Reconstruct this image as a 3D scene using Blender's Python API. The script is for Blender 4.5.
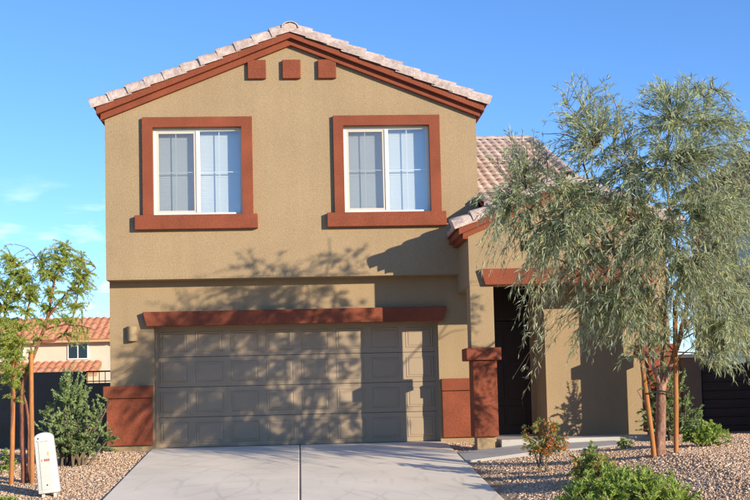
import bpy, bmesh, math, random
import numpy as np
from mathutils import Vector, Matrix
from mathutils.geometry import tessellate_polygon

scene = bpy.context.scene
for o in list(bpy.data.objects):
    bpy.data.objects.remove(o, do_unlink=True)
col = scene.collection

# ------------------------------------------------------------------ camera
CAM = dict(f=1201.64, yaw=.0625, pitch=.0654, roll=.0239, shy=68.34, cz=.842, cd=21.125)


def cam_axes(v):
    c, s = math.cos(CAM['pitch']), math.sin(CAM['pitch'])
    v = (v[0], c * v[1] - s * v[2], s * v[1] + c * v[2])
    c, s = math.cos(CAM['yaw']), math.sin(CAM['yaw'])
    return Vector((c * v[0] + s * v[1], -s * v[0] + c * v[1], v[2]))


_R, _F, _U = cam_axes((1, 0, 0)), cam_axes((0, 1, 0)), cam_axes((0, 0, 1))
_c, _s = math.cos(CAM['roll']), math.sin(CAM['roll'])
cr, cu = _R * _c - _U * _s, _R * _s + _U * _c
cd_ = bpy.data.cameras.new('camera')
cam = bpy.data.objects.new('camera', cd_)
col.objects.link(cam)
m = Matrix.Identity(4)
for i in range(3):
    m[i][0], m[i][1], m[i][2] = cr[i], cu[i], -_F[i]
m[0][3], m[1][3], m[2][3] = 0, -CAM['cd'], CAM['cz']
cam.matrix_world = m
cd_.sensor_fit = 'HORIZONTAL'
cd_.sensor_width = 36
cd_.lens = CAM['f'] / 750 * 36
cd_.shift_y = CAM['shy'] / 750
cd_.clip_end = 3000
scene.camera = cam


def pray(x, y):
    u, w = x - 375, y - 250 - CAM['shy']
    u, w = _c * u - _s * w, _s * u + _c * w
    return cam_axes((u / CAM['f'], 1, -w / CAM['f']))


def onY(x, y, Y):
    """photo pixel -> point on the upright plane at depth Y"""
    v = pray(x, y)
    t = (Y + CAM['cd']) / v[1]
    return Vector((v[0] * t, Y, CAM['cz'] + v[2] * t))


# ------------------------------------------------------------------ sky, sun, exposure
SUN_K, SUN_DROP = .95, .34                      # ground direction and fall per metre of depth
to_sun = Vector((SUN_K, -1, SUN_DROP)).normalized()
SUN_EL = math.asin(to_sun.z)
w = bpy.data.worlds.new('World')
scene.world = w
w.use_nodes = True
nt = w.node_tree
nt.nodes.clear()
out = nt.nodes.new('ShaderNodeOutputWorld')
bg = nt.nodes.new('ShaderNodeBackground')
sky = nt.nodes.new('ShaderNodeTexSky')
sky.sky_type = 'NISHITA'
sky.sun_disc = False
sky.sun_elevation = SUN_EL
sky.sun_rotation = math.atan2(to_sun.x, to_sun.y)
sky.altitude = 2200
sky.air_density = 1.0
sky.dust_density = 0.0
sky.ozone_density = 2.0
hsv = nt.nodes.new('ShaderNodeHueSaturation')
hsv.inputs['Saturation'].default_value = 1.1
grade = nt.nodes.new('ShaderNodeVectorMath')          # deep desert blue of the photograph
grade.operation = 'MULTIPLY'
grade.inputs[1].default_value = (.88, 1.06, 1.36)
# thin low clouds
tc = nt.nodes.new('ShaderNodeTexCoord')
mp = nt.nodes.new('ShaderNodeMapping')
mp.inputs['Scale'].default_value = (9, 9, 34)
mp.inputs['Location'].default_value = (.35, .1, .2)
nz = nt.nodes.new('ShaderNodeTexNoise')
nz.inputs['Scale'].default_value = 2.2
nz.inputs['Detail'].default_value = 6
rp = nt.nodes.new('ShaderNodeMapRange')
rp.inputs['From Min'].default_value = .57
rp.inputs['From Max'].default_value = .74
rp.inputs['To Max'].default_value = .5
sx = nt.nodes.new('ShaderNodeSeparateXYZ')
el = nt.nodes.new('ShaderNodeMapRange')
el.inputs['From Min'].default_value = .19
el.inputs['From Max'].default_value = .10
mul = nt.nodes.new('ShaderNodeMath')
mul.operation = 'MULTIPLY'
mix = nt.nodes.new('ShaderNodeMix')
mix.data_type = 'RGBA'
mix.inputs[7].default_value = (9.5, 9.3, 9.2, 1)
bg.inputs['Strength'].default_value = 0.15
L = nt.links.new
L(sky.outputs[0], hsv.inputs['Color'])
L(tc.outputs['Generated'], mp.inputs[0])
L(mp.outputs[0], nz.inputs['Vector'])
L(nz.outputs[0], rp.inputs['Value'])
L(tc.outputs['Generated'], sx.inputs[0])
L(sx.outputs[2], el.inputs['Value'])
L(rp.outputs[0], mul.inputs[0])
L(el.outputs[0], mul.inputs[1])
L(mul.outputs[0], mix.inputs[0])
L(hsv.outputs[0], grade.inputs[0])
L(grade.outputs[0], mix.inputs[6])
L(mix.outputs[2], bg.inputs[0])
L(bg.outputs[0], out.inputs[0])

sl = bpy.data.lights.new('sun', 'SUN')
sl.energy = 4.9
sl.angle = math.radians(.55)
sl.color = (1.0, .89, .70)
so = bpy.data.objects.new('sun', sl)
col.objects.link(so)
so.rotation_euler = to_sun.to_track_quat('Z', 'Y').to_euler()
so.location = (20, -30, 15)

scene.view_settings.view_transform = 'Standard'
scene.view_settings.look = 'None'
scene.view_settings.exposure = 0.38
scene.view_settings.gamma = 1
scene.render.engine = 'CYCLES'

# ------------------------------------------------------------------ helpers
rng = np.random.default_rng(7)
random.seed(7)


def tag(o, label=None, cat=None, group=None, kind=None):
    if label: o['label'] = label
    if cat: o['category'] = cat
    if group: o['group'] = group
    if kind: o['kind'] = kind
    return o


def empty(name, loc=(0, 0, 0)):
    o = bpy.data.objects.new(name, None)
    o.empty_display_size = .1
    col.objects.link(o)
    o.location = loc
    return o


def link(name, me, mat, parent=None):
    o = bpy.data.objects.new(name, me)
    if mat is not None and not me.materials:
        me.materials.append(mat)
    col.objects.link(o)
    if parent is not None:
        o.parent = parent
        if parent.parent is None:                # deeper parents already stand at the world origin
            o.matrix_parent_inverse = Matrix.Translation(-parent.location)
    return o


def mesh(name, v, f, mat, parent=None, smooth=False):
    me = bpy.data.meshes.new(name)
    me.from_pydata([tuple(p) for p in v], [], f)
    me.update()
    if smooth:
        me.polygons.foreach_set('use_smooth', [True] * len(me.polygons))
    return link(name, me, mat, parent)


class B:
    """collects shapes into one mesh"""

    def __init__(s):
        s.bm = bmesh.new()

    def box(s, x0, x1, y0, y1, z0, z1, bevel=0):
        r = bmesh.ops.create_cube(s.bm, size=1)
        vs = r['verts']
        for v in vs:
            v.co = Vector(((x0 + x1) / 2 + v.co.x * (x1 - x0), (y0 + y1) / 2 + v.co.y * (y1 - y0), (z0 + z1) / 2 + v.co.z * (z1 - z0)))
        if bevel:
            es = list({e for v in vs for e in v.link_edges})
            bmesh.ops.bevel(s.bm, geom=es, offset=bevel, segments=2, affect='EDGES', profile=.5)
        return s

    def prism(s, outline, y0, y1, holes=(), bevel=0):
        """outline in (x, z), run from y0 to y1, with holes cut through"""
        loops = [list(outline)] + [list(h) for h in holes]
        flat = [p for l in loops for p in l]
        tris = tessellate_polygon([[Vector((p[0], p[1], 0)) for p in l] for l in loops])
        a = [s.bm.verts.new((p[0], y0, p[1])) for p in flat]
        b = [s.bm.verts.new((p[0], y1, p[1])) for p in flat]
        fs = []
        for t in tris:
            fs.append(s.bm.faces.new([a[i] for i in t]))
            fs.append(s.bm.faces.new([b[i] for i in reversed(t)]))
        k = 0
        for l in loops:
            n = len(l)
            for i in range(n):
                j = (i + 1) % n
                fs.append(s.bm.faces.new([a[k + i], a[k + j], b[k + j], b[k + i]]))
            k += n
        bmesh.ops.recalc_face_normals(s.bm, faces=fs)
        if bevel and not holes:
            es = [e for e in {e for f in fs for e in f.edges} if e.calc_face_angle(0) > .4]
            bmesh.ops.bevel(s.bm, geom=es, offset=bevel, segments=2, affect='EDGES', profile=.5)
        return s

    def prism_x(s, outline, x0, x1):
        """outline in (y, z), run from x0 to x1"""
        a = [s.bm.verts.new((x0, p[0], p[1])) for p in outline]
        b = [s.bm.verts.new((x1, p[0], p[1])) for p in outline]
        n = len(outline)
        fs = [s.bm.faces.new(a), s.bm.faces.new(b[::-1])]
        for i in range(n):
            j = (i + 1) % n
            fs.append(s.bm.faces.new([a[i], b[i], b[j], a[j]]))
        bmesh.ops.recalc_face_normals(s.bm, faces=fs)
        return s

    def tube(s, pts, rad, n=8, cap=True):
        pts = [Vector(p) for p in pts]
        rings = []
        for i, p in enumerate(pts):
            d = (pts[min(i + 1, len(pts) - 1)] - pts[max(i - 1, 0)]).normalized()
            a = d.cross(Vector((0.3, 1, .1))).normalized()
            b = d.cross(a)
            r = rad[i] if hasattr(rad, '__len__') else rad
            rings.append([s.bm.verts.new(p + (a * math.cos(2 * math.pi * k / n) + b * math.sin(2 * math.pi * k / n)) * r) for k in range(n)])
        for i in range(len(pts) - 1):
            for k in range(n):
                s.bm.faces.new([rings[i][k], rings[i][(k + 1) % n], rings[i + 1][(k + 1) % n], rings[i + 1][k]])
        if cap:
            s.bm.faces.new(rings[0][::-1])
            s.bm.faces.new(rings[-1])
        return s

    def build(s, name, mat, parent=None, smooth=False):
        me = bpy.data.meshes.new(name)
        s.bm.to_mesh(me)
        s.bm.free()
        if smooth:
            me.polygons.foreach_set('use_smooth', [True] * len(me.polygons))
            try:
                me.set_sharp_from_angle(angle=math.radians(40))
            except Exception:
                pass
        return link(name, me, mat, parent)


def rect(x0, x1, z0, z1):
    return [(x0, z0), (x1, z0), (x1, z1), (x0, z1)]


# ------------------------------------------------------------------ materials
def new_mat(name):
    mt = bpy.data.materials.new(name)
    mt.use_nodes = True
    n = mt.node_tree.nodes
    return mt, n, mt.node_tree.links.new, n['Principled BSDF']


def surf(name, c, rough=.85, var=.12, vscale=1.5, fine=60, fvar=.12, bump=.35, bdist=.006, spec=.3, stretch=(1, 1, 1), streak=0, c2=None):
    """matt procedural surface: large blotches, fine grain and a fine relief"""
    mt, n, L, p = new_mat(name)
    tc = n.new('ShaderNodeTexCoord')
    mp = n.new('ShaderNodeMapping')
    mp.inputs['Scale'].default_value = stretch
    L(tc.outputs['Object'], mp.inputs[0])
    a = n.new('ShaderNodeTexNoise'); a.inputs['Scale'].default_value = vscale; a.inputs['Detail'].default_value = 6
    b = n.new('ShaderNodeTexNoise'); b.inputs['Scale'].default_value = fine; b.inputs['Detail'].default_value = 3
    L(mp.outputs[0], a.inputs['Vector']); L(mp.outputs[0], b.inputs['Vector'])
    ra = n.new('ShaderNodeMapRange'); ra.inputs['From Min'].default_value = .3; ra.inputs['From Max'].default_value = .7
    ra.inputs['To Min'].default_value = 1 - var; ra.inputs['To Max'].default_value = 1 + var
    rb = n.new('ShaderNodeMapRange'); rb.inputs['From Min'].default_value = .3; rb.inputs['From Max'].default_value = .7
    rb.inputs['To Min'].default_value = 1 - fvar; rb.inputs['To Max'].default_value = 1 + fvar
    L(a.outputs[0], ra.inputs[0]); L(b.outputs[0], rb.inputs[0])
    mu = n.new('ShaderNodeMath'); mu.operation = 'MULTIPLY'
    L(ra.outputs[0], mu.inputs[0]); L(rb.outputs[0], mu.inputs[1])
    last = mu.outputs[0]
    if streak:
        mp2 = n.new('ShaderNodeMapping'); mp2.inputs['Scale'].default_value = (7, 7, .35)
        L(tc.outputs['Object'], mp2.inputs[0])
        s = n.new('ShaderNodeTexNoise'); s.inputs['Scale'].default_value = 1; s.inputs['Detail'].default_value = 5
        L(mp2.outputs[0], s.inputs['Vector'])
        rs = n.new('ShaderNodeMapRange'); rs.inputs['From Min'].default_value = .35; rs.inputs['From Max'].default_value = .65
        rs.inputs['To Min'].default_value = 1 - streak; rs.inputs['To Max'].default_value = 1 + streak * .4
        L(s.outputs[0], rs.inputs[0])
        m3 = n.new('ShaderNodeMath'); m3.operation = 'MULTIPLY'
        L(last, m3.inputs[0]); L(rs.outputs[0], m3.inputs[1])
        last = m3.outputs[0]
    vm = n.new('ShaderNodeVectorMath'); vm.operation = 'SCALE'
    L(last, vm.inputs['Scale'])
    if c2:
        mx = n.new('ShaderNodeMix'); mx.data_type = 'RGBA'
        mx.inputs[6].default_value = (*c, 1); mx.inputs[7].default_value = (*c2, 1)
        a2 = n.new('ShaderNodeTexNoise'); a2.inputs['Scale'].default_value = vscale * 2.7; a2.inputs['Detail'].default_value = 5
        L(mp.outputs[0], a2.inputs['Vector'])
        r2 = n.new('ShaderNodeMapRange'); r2.inputs['From Min'].default_value = .4; r2.inputs['From Max'].default_value = .62
        L(a2.outputs[0], r2.inputs[0]); L(r2.outputs[0], mx.inputs[0])
        L(mx.outputs[2], vm.inputs[0])
    else:
        vm.inputs[0].default_value = c
    L(vm.outputs[0], p.inputs['Base Color'])
    p.inputs['Roughness'].default_value = rough
    p.inputs['Specular IOR Level'].default_value = spec
    if bump:
        bp = n.new('ShaderNodeBump'); bp.inputs['Strength'].default_value = bump; bp.inputs['Distance'].default_value = bdist
        L(b.outputs[0], bp.inputs['Height']); L(bp.outputs[0], p.inputs['Normal'])
    return mt


def leafmat(name, stops, trans=.35, rough=.55):
    """leaf colour picked by a random number stored on each leaf, some light through the blade"""
    mt, n, L, p = new_mat(name)
    at = n.new('ShaderNodeAttribute'); at.attribute_name = 'rnd'
    cr_ = n.new('ShaderNodeValToRGB')
    e = cr_.color_ramp.elements
    e[0].position, e[0].color = stops[0][0], (*stops[0][1], 1)
    e[1].position, e[1].color = stops[-1][0], (*stops[-1][1], 1)
    for pos, c in stops[1:-1]:
        x = e.new(pos); x.color = (*c, 1)
    L(at.outputs['Fac'], cr_.inputs[0])
    L(cr_.outputs[0], p.inputs['Base Color'])
    p.inputs['Roughness'].default_value = rough
    p.inputs['Specular IOR Level'].default_value = .3
    tr = n.new('ShaderNodeBsdfTranslucent'); L(cr_.outputs[0], tr.inputs[0])
    ms = n.new('ShaderNodeMixShader'); ms.inputs[0].default_value = trans
    L(p.outputs[0], ms.inputs[1]); L(tr.outputs[0], ms.inputs[2])
    L(ms.outputs[0], n['Material Output'].inputs[0])
    return mt


STUCCO = surf('stucco', (.362, .254, .142), var=.08, vscale=.8, fine=60, fvar=.17, bump=.6, bdist=.008, streak=.03)
TRIM = surf('trim_stucco', (.245, .064, .030), var=.14, vscale=2.2, fine=60, fvar=.22, bump=.6, bdist=.007, streak=.03)
GARAGE = surf('garage_paint', (.37, .275, .18), rough=.5, var=.04, vscale=2, fine=140, fvar=.04, bump=.12, bdist=.002, stretch=(1, 1, .12), spec=.4)
TILE = surf('roof_tile', (.46, .34, .29), var=.16, vscale=5, fine=40, fvar=.14, bump=.5, bdist=.006, c2=(.56, .46, .41))
TILE_D = surf('roof_tile_field', (.40, .275, .22), var=.2, vscale=3.5, fine=40, fvar=.15, bump=.4, bdist=.006, c2=(.50, .37, .31))
TILE_N = surf('terracotta_tile', (.46, .17, .09), var=.2, vscale=2.5, fine=20, fvar=.15, bump=.3, c2=(.55, .27, .15))
CREAM = surf('cream_stucco', (.62, .53, .40), var=.05, fine=30)
WHITE = surf('white_vinyl', (.78, .74, .68), rough=.45, var=.04, fvar=.02, bump=.03, spec=.5)
SASHM = surf('beige_vinyl', (.62, .54, .44), rough=.5, var=.04, fvar=.02, bump=.03, spec=.5)
BLIND = surf('blind_slat', (.82, .80, .76), rough=.6, var=.03, fvar=.02, bump=.02)
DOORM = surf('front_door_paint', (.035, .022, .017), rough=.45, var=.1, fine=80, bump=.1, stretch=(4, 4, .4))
METAL = surf('satin_nickel', (.55, .54, .52), rough=.3, var=.03, fvar=.03, bump=0)
METAL.node_tree.nodes['Principled BSDF'].inputs['Metallic'].default_value = 1
CONCRETE = surf('walk_concrete', (.50, .46, .41), var=.10, vscale=2, fine=90, fvar=.08, bump=.3, bdist=.003)
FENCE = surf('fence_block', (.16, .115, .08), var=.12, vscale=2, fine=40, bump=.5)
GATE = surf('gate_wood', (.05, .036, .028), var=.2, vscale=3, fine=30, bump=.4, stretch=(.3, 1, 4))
IRON = surf('black_iron', (.02, .02, .02), rough=.5, bump=0)
DARKROOM = surf('room_wall', (.12, .11, .10), bump=0)
STAKE = surf('stake_wood', (.42, .17, .055), var=.25, vscale=5, fine=50, fvar=.2, bump=.5, stretch=(3, 3, .3))
BARK_R = surf('bark_lower', (.27, .13, .08), var=.3, vscale=7, fine=45, fvar=.3, bump=.9, bdist=.012, stretch=(1, 1, .45), c2=(.34, .20, .14))
BARK_L = surf('bark_red', (.25, .10, .06), var=.25, vscale=7, fine=45, fvar=.25, bump=.7, bdist=.008, stretch=(1, 1, .4))
TWIG = surf('twig_bark', (.16, .12, .08), var=.2, vscale=9, bump=0)
PLASTIC = surf('pedestal_plastic', (.66, .65, .60), rough=.5, var=.05, vscale=6, fine=60, fvar=.05, bump=.08, streak=.12)
PLASTIC_G = surf('pedestal_recess_plastic', (.56, .57, .52), rough=.5, var=.06, fine=50, fvar=.05, bump=.05)
LABELRED = surf('label_red', (.42, .10, .05), bump=0)
ASPHALT = surf('asphalt', (.05, .05, .05), var=.15, fine=90, bump=.5)
TAPE = surf('tie_rubber', (.03, .03, .03), bump=0)
SOIL = surf('gravel_soil', (.36, .26, .18), var=.2, vscale=1.2, fine=70, fvar=.4, bump=1, bdist=.02)


def glass_mat(name, tint, rough=.01, refl=1.0):
    mt, n, L, p = new_mat(name)
    n.remove(p)
    t = n.new('ShaderNodeBsdfTransparent'); t.inputs[0].default_value = (*tint, 1)
    g = n.new('ShaderNodeBsdfGlossy'); g.inputs['Roughness'].default_value = rough
    g.inputs[0].default_value = (.95, .97, 1, 1)
    fr = n.new('ShaderNodeLayerWeight')
    mu = n.new('ShaderNodeMath'); mu.operation = 'MULTIPLY_ADD'; mu.inputs[1].default_value = .55 * refl; mu.inputs[2].default_value = .17 * refl
    ms = n.new('ShaderNodeMixShader')
    L(fr.outputs['Facing'], mu.inputs[0]); L(mu.outputs[0], ms.inputs[0]); L(t.outputs[0], ms.inputs[1]); L(g.outputs[0], ms.inputs[2])
    L(ms.outputs[0], n['Material Output'].inputs[0])
    return mt


GLASS = glass_mat('window_glass', (.90, .96, .97))
GLASS_D = glass_mat('dark_glass', (.10, .10, .11), refl=.3)


def screen_mat():
    mt, n, L, p = new_mat('insect_screen_mesh')
    p.inputs['Base Color'].default_value = (.14, .13, .12, 1)
    p.inputs['Roughness'].default_value = .8
    t = n.new('ShaderNodeBsdfTransparent')
    ms = n.new('ShaderNodeMixShader'); ms.inputs[0].default_value = .25
    L(t.outputs[0], ms.inputs[1]); L(p.outputs[0], ms.inputs[2])
    L(ms.outputs[0], n['Material Output'].inputs[0])
    return mt


SCREEN = screen_mat()


def drive_mat():
    """pale broom-finished concrete with curved tyre marks and stains"""
    mt, n, L, p = new_mat('driveway_concrete')
    tc = n.new('ShaderNodeTexCoord')
    a = n.new('ShaderNodeTexNoise'); a.inputs['Scale'].default_value = .9; a.inputs['Detail'].default_value = 7
    b = n.new('ShaderNodeTexNoise'); b.inputs['Scale'].default_value = 110; b.inputs['Detail'].default_value = 3
    L(tc.outputs['Object'], a.inputs['Vector']); L(tc.outputs['Object'], b.inputs['Vector'])
    rings = []
    for (x, y, r, sc) in ((-2.9, -4.2, 0, 1.9), (2.9, -4.4, 0, 1.7), (-.4, -6.0, 0, 1.6)):
        mp = n.new('ShaderNodeMapping'); mp.inputs['Location'].default_value = (-x, -y, 0)
        L(tc.outputs['Object'], mp.inputs[0])
        wv = n.new('ShaderNodeTexWave'); wv.wave_type = 'RINGS'; wv.rings_direction = 'Z'
        wv.inputs['Scale'].default_value = sc * .34; wv.inputs['Distortion'].default_value = .35; wv.inputs['Detail'].default_value = 3
        wv.inputs['Detail Scale'].default_value = 1.4
        L(mp.outputs[0], wv.inputs['Vector'])
        r_ = n.new('ShaderNodeMapRange'); r_.inputs['From Min'].default_value = .95; r_.inputs['From Max'].default_value = 1.0
        r_.inputs['To Min'].default_value = 0; r_.inputs['To Max'].default_value = .13
        L(wv.outputs['Fac'], r_.inputs[0])
        rings.append(r_.outputs[0])
    msk = n.new('ShaderNodeTexNoise'); msk.inputs['Scale'].default_value = 1.6; msk.inputs['Detail'].default_value = 4
    mp2 = n.new('ShaderNodeMapping'); mp2.inputs['Location'].default_value = (4, 2, 0)
    L(tc.outputs['Object'], mp2.inputs[0]); L(mp2.outputs[0], msk.inputs['Vector'])
    mr = n.new('ShaderNodeMapRange'); mr.inputs['From Min'].default_value = .42; mr.inputs['From Max'].default_value = .62
    L(msk.outputs[0], mr.inputs[0])
    s1 = n.new('ShaderNodeMath'); s1.operation = 'MAXIMUM'; L(rings[0], s1.inputs[0]); L(rings[1], s1.inputs[1])
    s2 = n.new('ShaderNodeMath'); s2.operation = 'MAXIMUM'; L(s1.outputs[0], s2.inputs[0]); L(rings[2], s2.inputs[1])
    s3 = n.new('ShaderNodeMath'); s3.operation = 'MULTIPLY'; L(s2.outputs[0], s3.inputs[0]); L(mr.outputs[0], s3.inputs[1])
    ra = n.new('ShaderNodeMapRange'); ra.inputs['From Min'].default_value = .3; ra.inputs['From Max'].default_value = .7
    ra.inputs['To Min'].default_value = .88; ra.inputs['To Max'].default_value = 1.06
    L(a.outputs[0], ra.inputs[0])
    rb = n.new('ShaderNodeMapRange'); rb.inputs['From Min'].default_value = .3; rb.inputs['From Max'].default_value = .7
    rb.inputs['To Min'].default_value = .93; rb.inputs['To Max'].default_value = 1.07
    L(b.outputs[0], rb.inputs[0])
    m1 = n.new('ShaderNodeMath'); m1.operation = 'MULTIPLY'; L(ra.outputs[0], m1.inputs[0]); L(rb.outputs[0], m1.inputs[1])
    m2 = n.new('ShaderNodeMath'); m2.operation = 'SUBTRACT'; L(m1.outputs[0], m2.inputs[0]); L(s3.outputs[0], m2.inputs[1])
    vm = n.new('ShaderNodeVectorMath'); vm.operation = 'SCALE'; vm.inputs[0].default_value = (.94, .81, .64)
    L(m2.outputs[0], vm.inputs['Scale'])
    L(vm.outputs[0], p.inputs['Base Color'])
    p.inputs['Roughness'].default_value = .8
    bp = n.new('ShaderNodeBump'); bp.inputs['Strength'].default_value = .25; bp.inputs['Distance'].default_value = .003
    L(b.outputs[0], bp.inputs['Height']); L(bp.outputs[0], p.inputs['Normal'])
    return mt


DRIVE = drive_mat()
STONE = leafmat('gravel_stone', [(0, (.44, .27, .165)), (.35, (.62, .405, .26)), (.75, (.70, .49, .33)), (1, (.76, .60, .45))], trans=0, rough=.85)
LEAF_A = leafmat('willow_leaf', [(0, (.28, .33, .20)), (.5, (.49, .54, .34)), (.85, (.60, .63, .33)), (1, (.68, .67, .22))], trans=.45)
LEAF_M = leafmat('feathery_leaf', [(0, (.42, .50, .09)), (.6, (.62, .71, .15)), (1, (.74, .78, .24))], trans=.58)
LEAF_S = leafmat('sage_leaf', [(0, (.18, .25, .08)), (.6, (.33, .43, .17)), (1, (.45, .53, .27))], trans=.3)
LEAF_G = leafmat('bright_leaf', [(0, (.25, .35, .06)), (.6, (.43, .55, .12)), (1, (.55, .63, .20))], trans=.35)
LEAF_N = leafmat('red_green_leaf', [(0, (.18, .27, .06)), (.58, (.36, .44, .12)), (.76, (.56, .32, .13)), (1, (.64, .30, .14))], trans=.35)
LEAF_O = leafmat('orange_flower', [(0, (.50, .10, .03)), (1, (.65, .24, .06))], trans=.3)
LEAF_D = leafmat('dry_leaf', [(0, (.22, .13, .07)), (1, (.42, .28, .15))], trans=.3)


# ------------------------------------------------------------------ ground
def sm(t):
    t = np.clip(t, 0, 1)
    return t * t * (3 - 2 * t)


def gz(X, Y):
    X, Y = np.asarray(X, float), np.asarray(Y, float)
    d = np.maximum(0, -Y - .2)
    zd = -np.minimum(.085 * d, .8)
    zr = -np.where(d < 5.6, -.001 * d, -.0056 + .105 * (d - 5.6))
    zr = np.maximum(zr, -.8)
    zr = zr + .10 * np.exp(-((X - 7.2) ** 2 / 2.0 + (Y + 3.6) ** 2 / 2.5)) * (d > 0)
    t = np.clip((X - 2.5) / 2.5, 0, 1) * sm((9.6 - d) / 2)
    return zd * (1 - t) + zr * t


def ground_sheet(name, xs, ys, mat, dz=0.0):
    X, Y = np.meshgrid(xs, ys)
    Z = gz(X, Y) + dz
    v = np.stack([X, Y, Z], -1).reshape(-1, 3)
    nx, ny = len(xs), len(ys)
    f = [(j * nx + i, j * nx + i + 1, (j + 1) * nx + i + 1, (j + 1) * nx + i) for j in range(ny - 1) for i in range(nx - 1)]
    return mesh(name, v, f, mat, smooth=True)


xs = np.concatenate([[-900, -300, -100, -40, -20], np.arange(-12, 14.01, .4), [20, 40, 100, 300, 900]])
ys = np.concatenate([[-900, -300, -100, -40, -25, -18, -14], np.arange(-11, 1.01, .3), [3, 8, 20, 60, 300, 900]])
g = ground_sheet('ground', xs, ys, SOIL)
tag(g, kind='structure')
# road and pavement in front (behind the viewer's toes)
r_ = B().box(-60, 60, -24, -13.2, -.85, -.79).build('road', ASPHALT); tag(r_, kind='structure')
r_ = B().box(-60, 60, -13.2, -13.0, -.9, -.68, .02).build('kerb', CONCRETE); tag(r_, kind='structure')
r_ = B().box(-60, 60, -13.0, -11.4, -.9, -.70).build('pavement', CONCRETE); tag(r_, kind='structure')

# driveway: two slabs with an open joint
dw = empty('driveway', (0, 0, 0)); tag(dw, kind='structure')
for x0, x1 in ((-2.60, -.053), (-.035, 2.50)):
    ysd = list(np.arange(.27, -11.4, -.35)) + [-11.4]
    v, f = [], []
    for y in ysd:
        z = float(gz(-5, y)) + .03
        v += [(x0, y, z - .15), (x0, y, z - .006), (x0 + .012, y, z), (x1 - .012, y, z), (x1, y, z - .006), (x1, y, z - .15)]
    for i in range(len(ysd) - 1):
        for k in range(5):
            f.append((i * 6 + k, i * 6 + k + 1, i * 6 + 6 + k + 1, i * 6 + 6 + k))
    mesh('concrete_slab', v, f, DRIVE, dw)
# path to the porch, two slabs
path = empty('path', (3.5, -1.9, 0)); tag(path, kind='structure')
def path_slab(x0, x1, z0, z1):
    """slab whose left end meets the driveway; z0, z1 = (back, front) heights at either end"""
    v = [(x0, -1.62, z0[0]), (x1, -1.62, z1[0]), (x1, -2.65, z1[1]), (x0, -2.65, z0[1])]
    v += [(a, b_, -.4) for a, b_, c in v]
    mesh('concrete_slab', v, [(0, 3, 2, 1), (4, 5, 6, 7), (0, 1, 5, 4), (1, 2, 6, 5), (2, 3, 7, 6), (3, 0, 4, 7)], CONCRETE, path)


path_slab(2.512, 3.55, (-.085, -.17), (.005, -.06))
path_slab(3.562, 5.1, (.005, -.06), (.04, .02))
ps = B().box(3.24, 6.05, -1.60, .35, -.2, .095, .01).build('porch_slab', CONCRETE); tag(ps, kind='structure')

# ------------------------------------------------------------------ gravel
ico = bmesh.new()
bmesh.ops.create_icosphere(ico, subdivisions=1, radius=1)
ICO_V = np.array([v.co for v in ico.verts]); ICO_F = np.array([[v.index for v in f.verts] for f in ico.faces])
ico.free()


def set_rnd(me, vals):
    a = me.attributes.new('rnd', 'FLOAT', 'FACE')
    a.data.foreach_set('value', np.asarray(vals, np.float32))


def np_mesh(name, V, F, mat, parent=None, rnd=None, smooth=False):
    me = bpy.data.meshes.new(name)
    k = F.shape[1]
    me.vertices.add(len(V)); me.vertices.foreach_set('co', V.astype(np.float32).ravel())
    me.loops.add(F.size); me.loops.foreach_set('vertex_index', F.astype(np.int32).ravel())
    me.polygons.add(len(F)); me.polygons.foreach_set('loop_start', np.arange(0, F.size, k, dtype=np.int32))
    me.update(calc_edges=True)
    if rnd is not None:
        set_rnd(me, rnd)
    if smooth:
        me.polygons.foreach_set('use_smooth', [True] * len(me.polygons))
    return link(name, me, mat, parent)


def gravel(name, x0, x1, y0, y1, n, smin, smax, label, keep=None):
    X = rng.uniform(x0, x1, n); Y = rng.uniform(y0, y1, n)
    if keep is not None:
        k = keep(X, Y); X, Y = X[k], Y[k]
    n = len(X)
    S = rng.uniform(smin, smax, n) * (1 + .8 * (rng.random(n) > .93))
    Z = gz(X, Y) + S * rng.uniform(-.1, .35, n)
    sc = rng.uniform(.6, 1.25, (n, 1, 3)) * S[:, None, None]
    sc[:, :, 2] *= .7
    V = ICO_V[None] * rng.uniform(.75, 1.2, (n, 12, 1)) * sc
    a = rng.uniform(0, 6.28, n); c, s = np.cos(a)[:, None], np.sin(a)[:, None]
    Vx, Vy = V[:, :, 0] * c - V[:, :, 1] * s, V[:, :, 0] * s + V[:, :, 1] * c
    V = np.stack([Vx + X[:, None], Vy + Y[:, None], V[:, :, 2] + Z[:, None]], -1).reshape(-1, 3)
    F = (ICO_F[None] + (np.arange(n) * 12)[:, None, None]).reshape(-1, 3)
    o = np_mesh(name, V, F, STONE, rnd=np.repeat(rng.random(n), len(ICO_F)))
    tag(o, label, 'gravel', kind='stuff')
    return o


def keep_r(X, Y):
    onpath = (Y > -2.68) & (X < 5.12) & (Y < -1.6)
    onporch = (Y > -1.62) & (X > 3.2) & (X < 6.2)
    return ~(onpath | onporch) & (X < .46 * (Y + 21.1) + .3)


gravel('gravel', 2.515, 9.6, -9.6, .9, 95000, .007, .0155, 'tan and pink gravel covering the yard right of the driveway', keep_r)
gravel('gravel', -6.0, -2.615, -7.0, 2.8, 34000, .007, .0155, 'tan gravel covering the yard strip left of the driveway', lambda X, Y: (X > -3.2 - (Y + 12) * .24) & ~((X > -3.3) & (Y > 0)))

# ------------------------------------------------------------------ the house
J = -.33                                   # front of the overhanging upper storey
XL, XR, XA = -3.31, 3.17, -.07
ZJ = 2.984
PITCH = .395
HD = 11.5                                  # depth of the block


def zt(x):                                  # top line of the rake trim
    return 7.255 - PITCH * abs(x - XA)


house = empty('stucco_house', (0, 0, 0))
tag(house, 'two storey tan stucco house with rust red trim and double garage', 'house')

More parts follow.
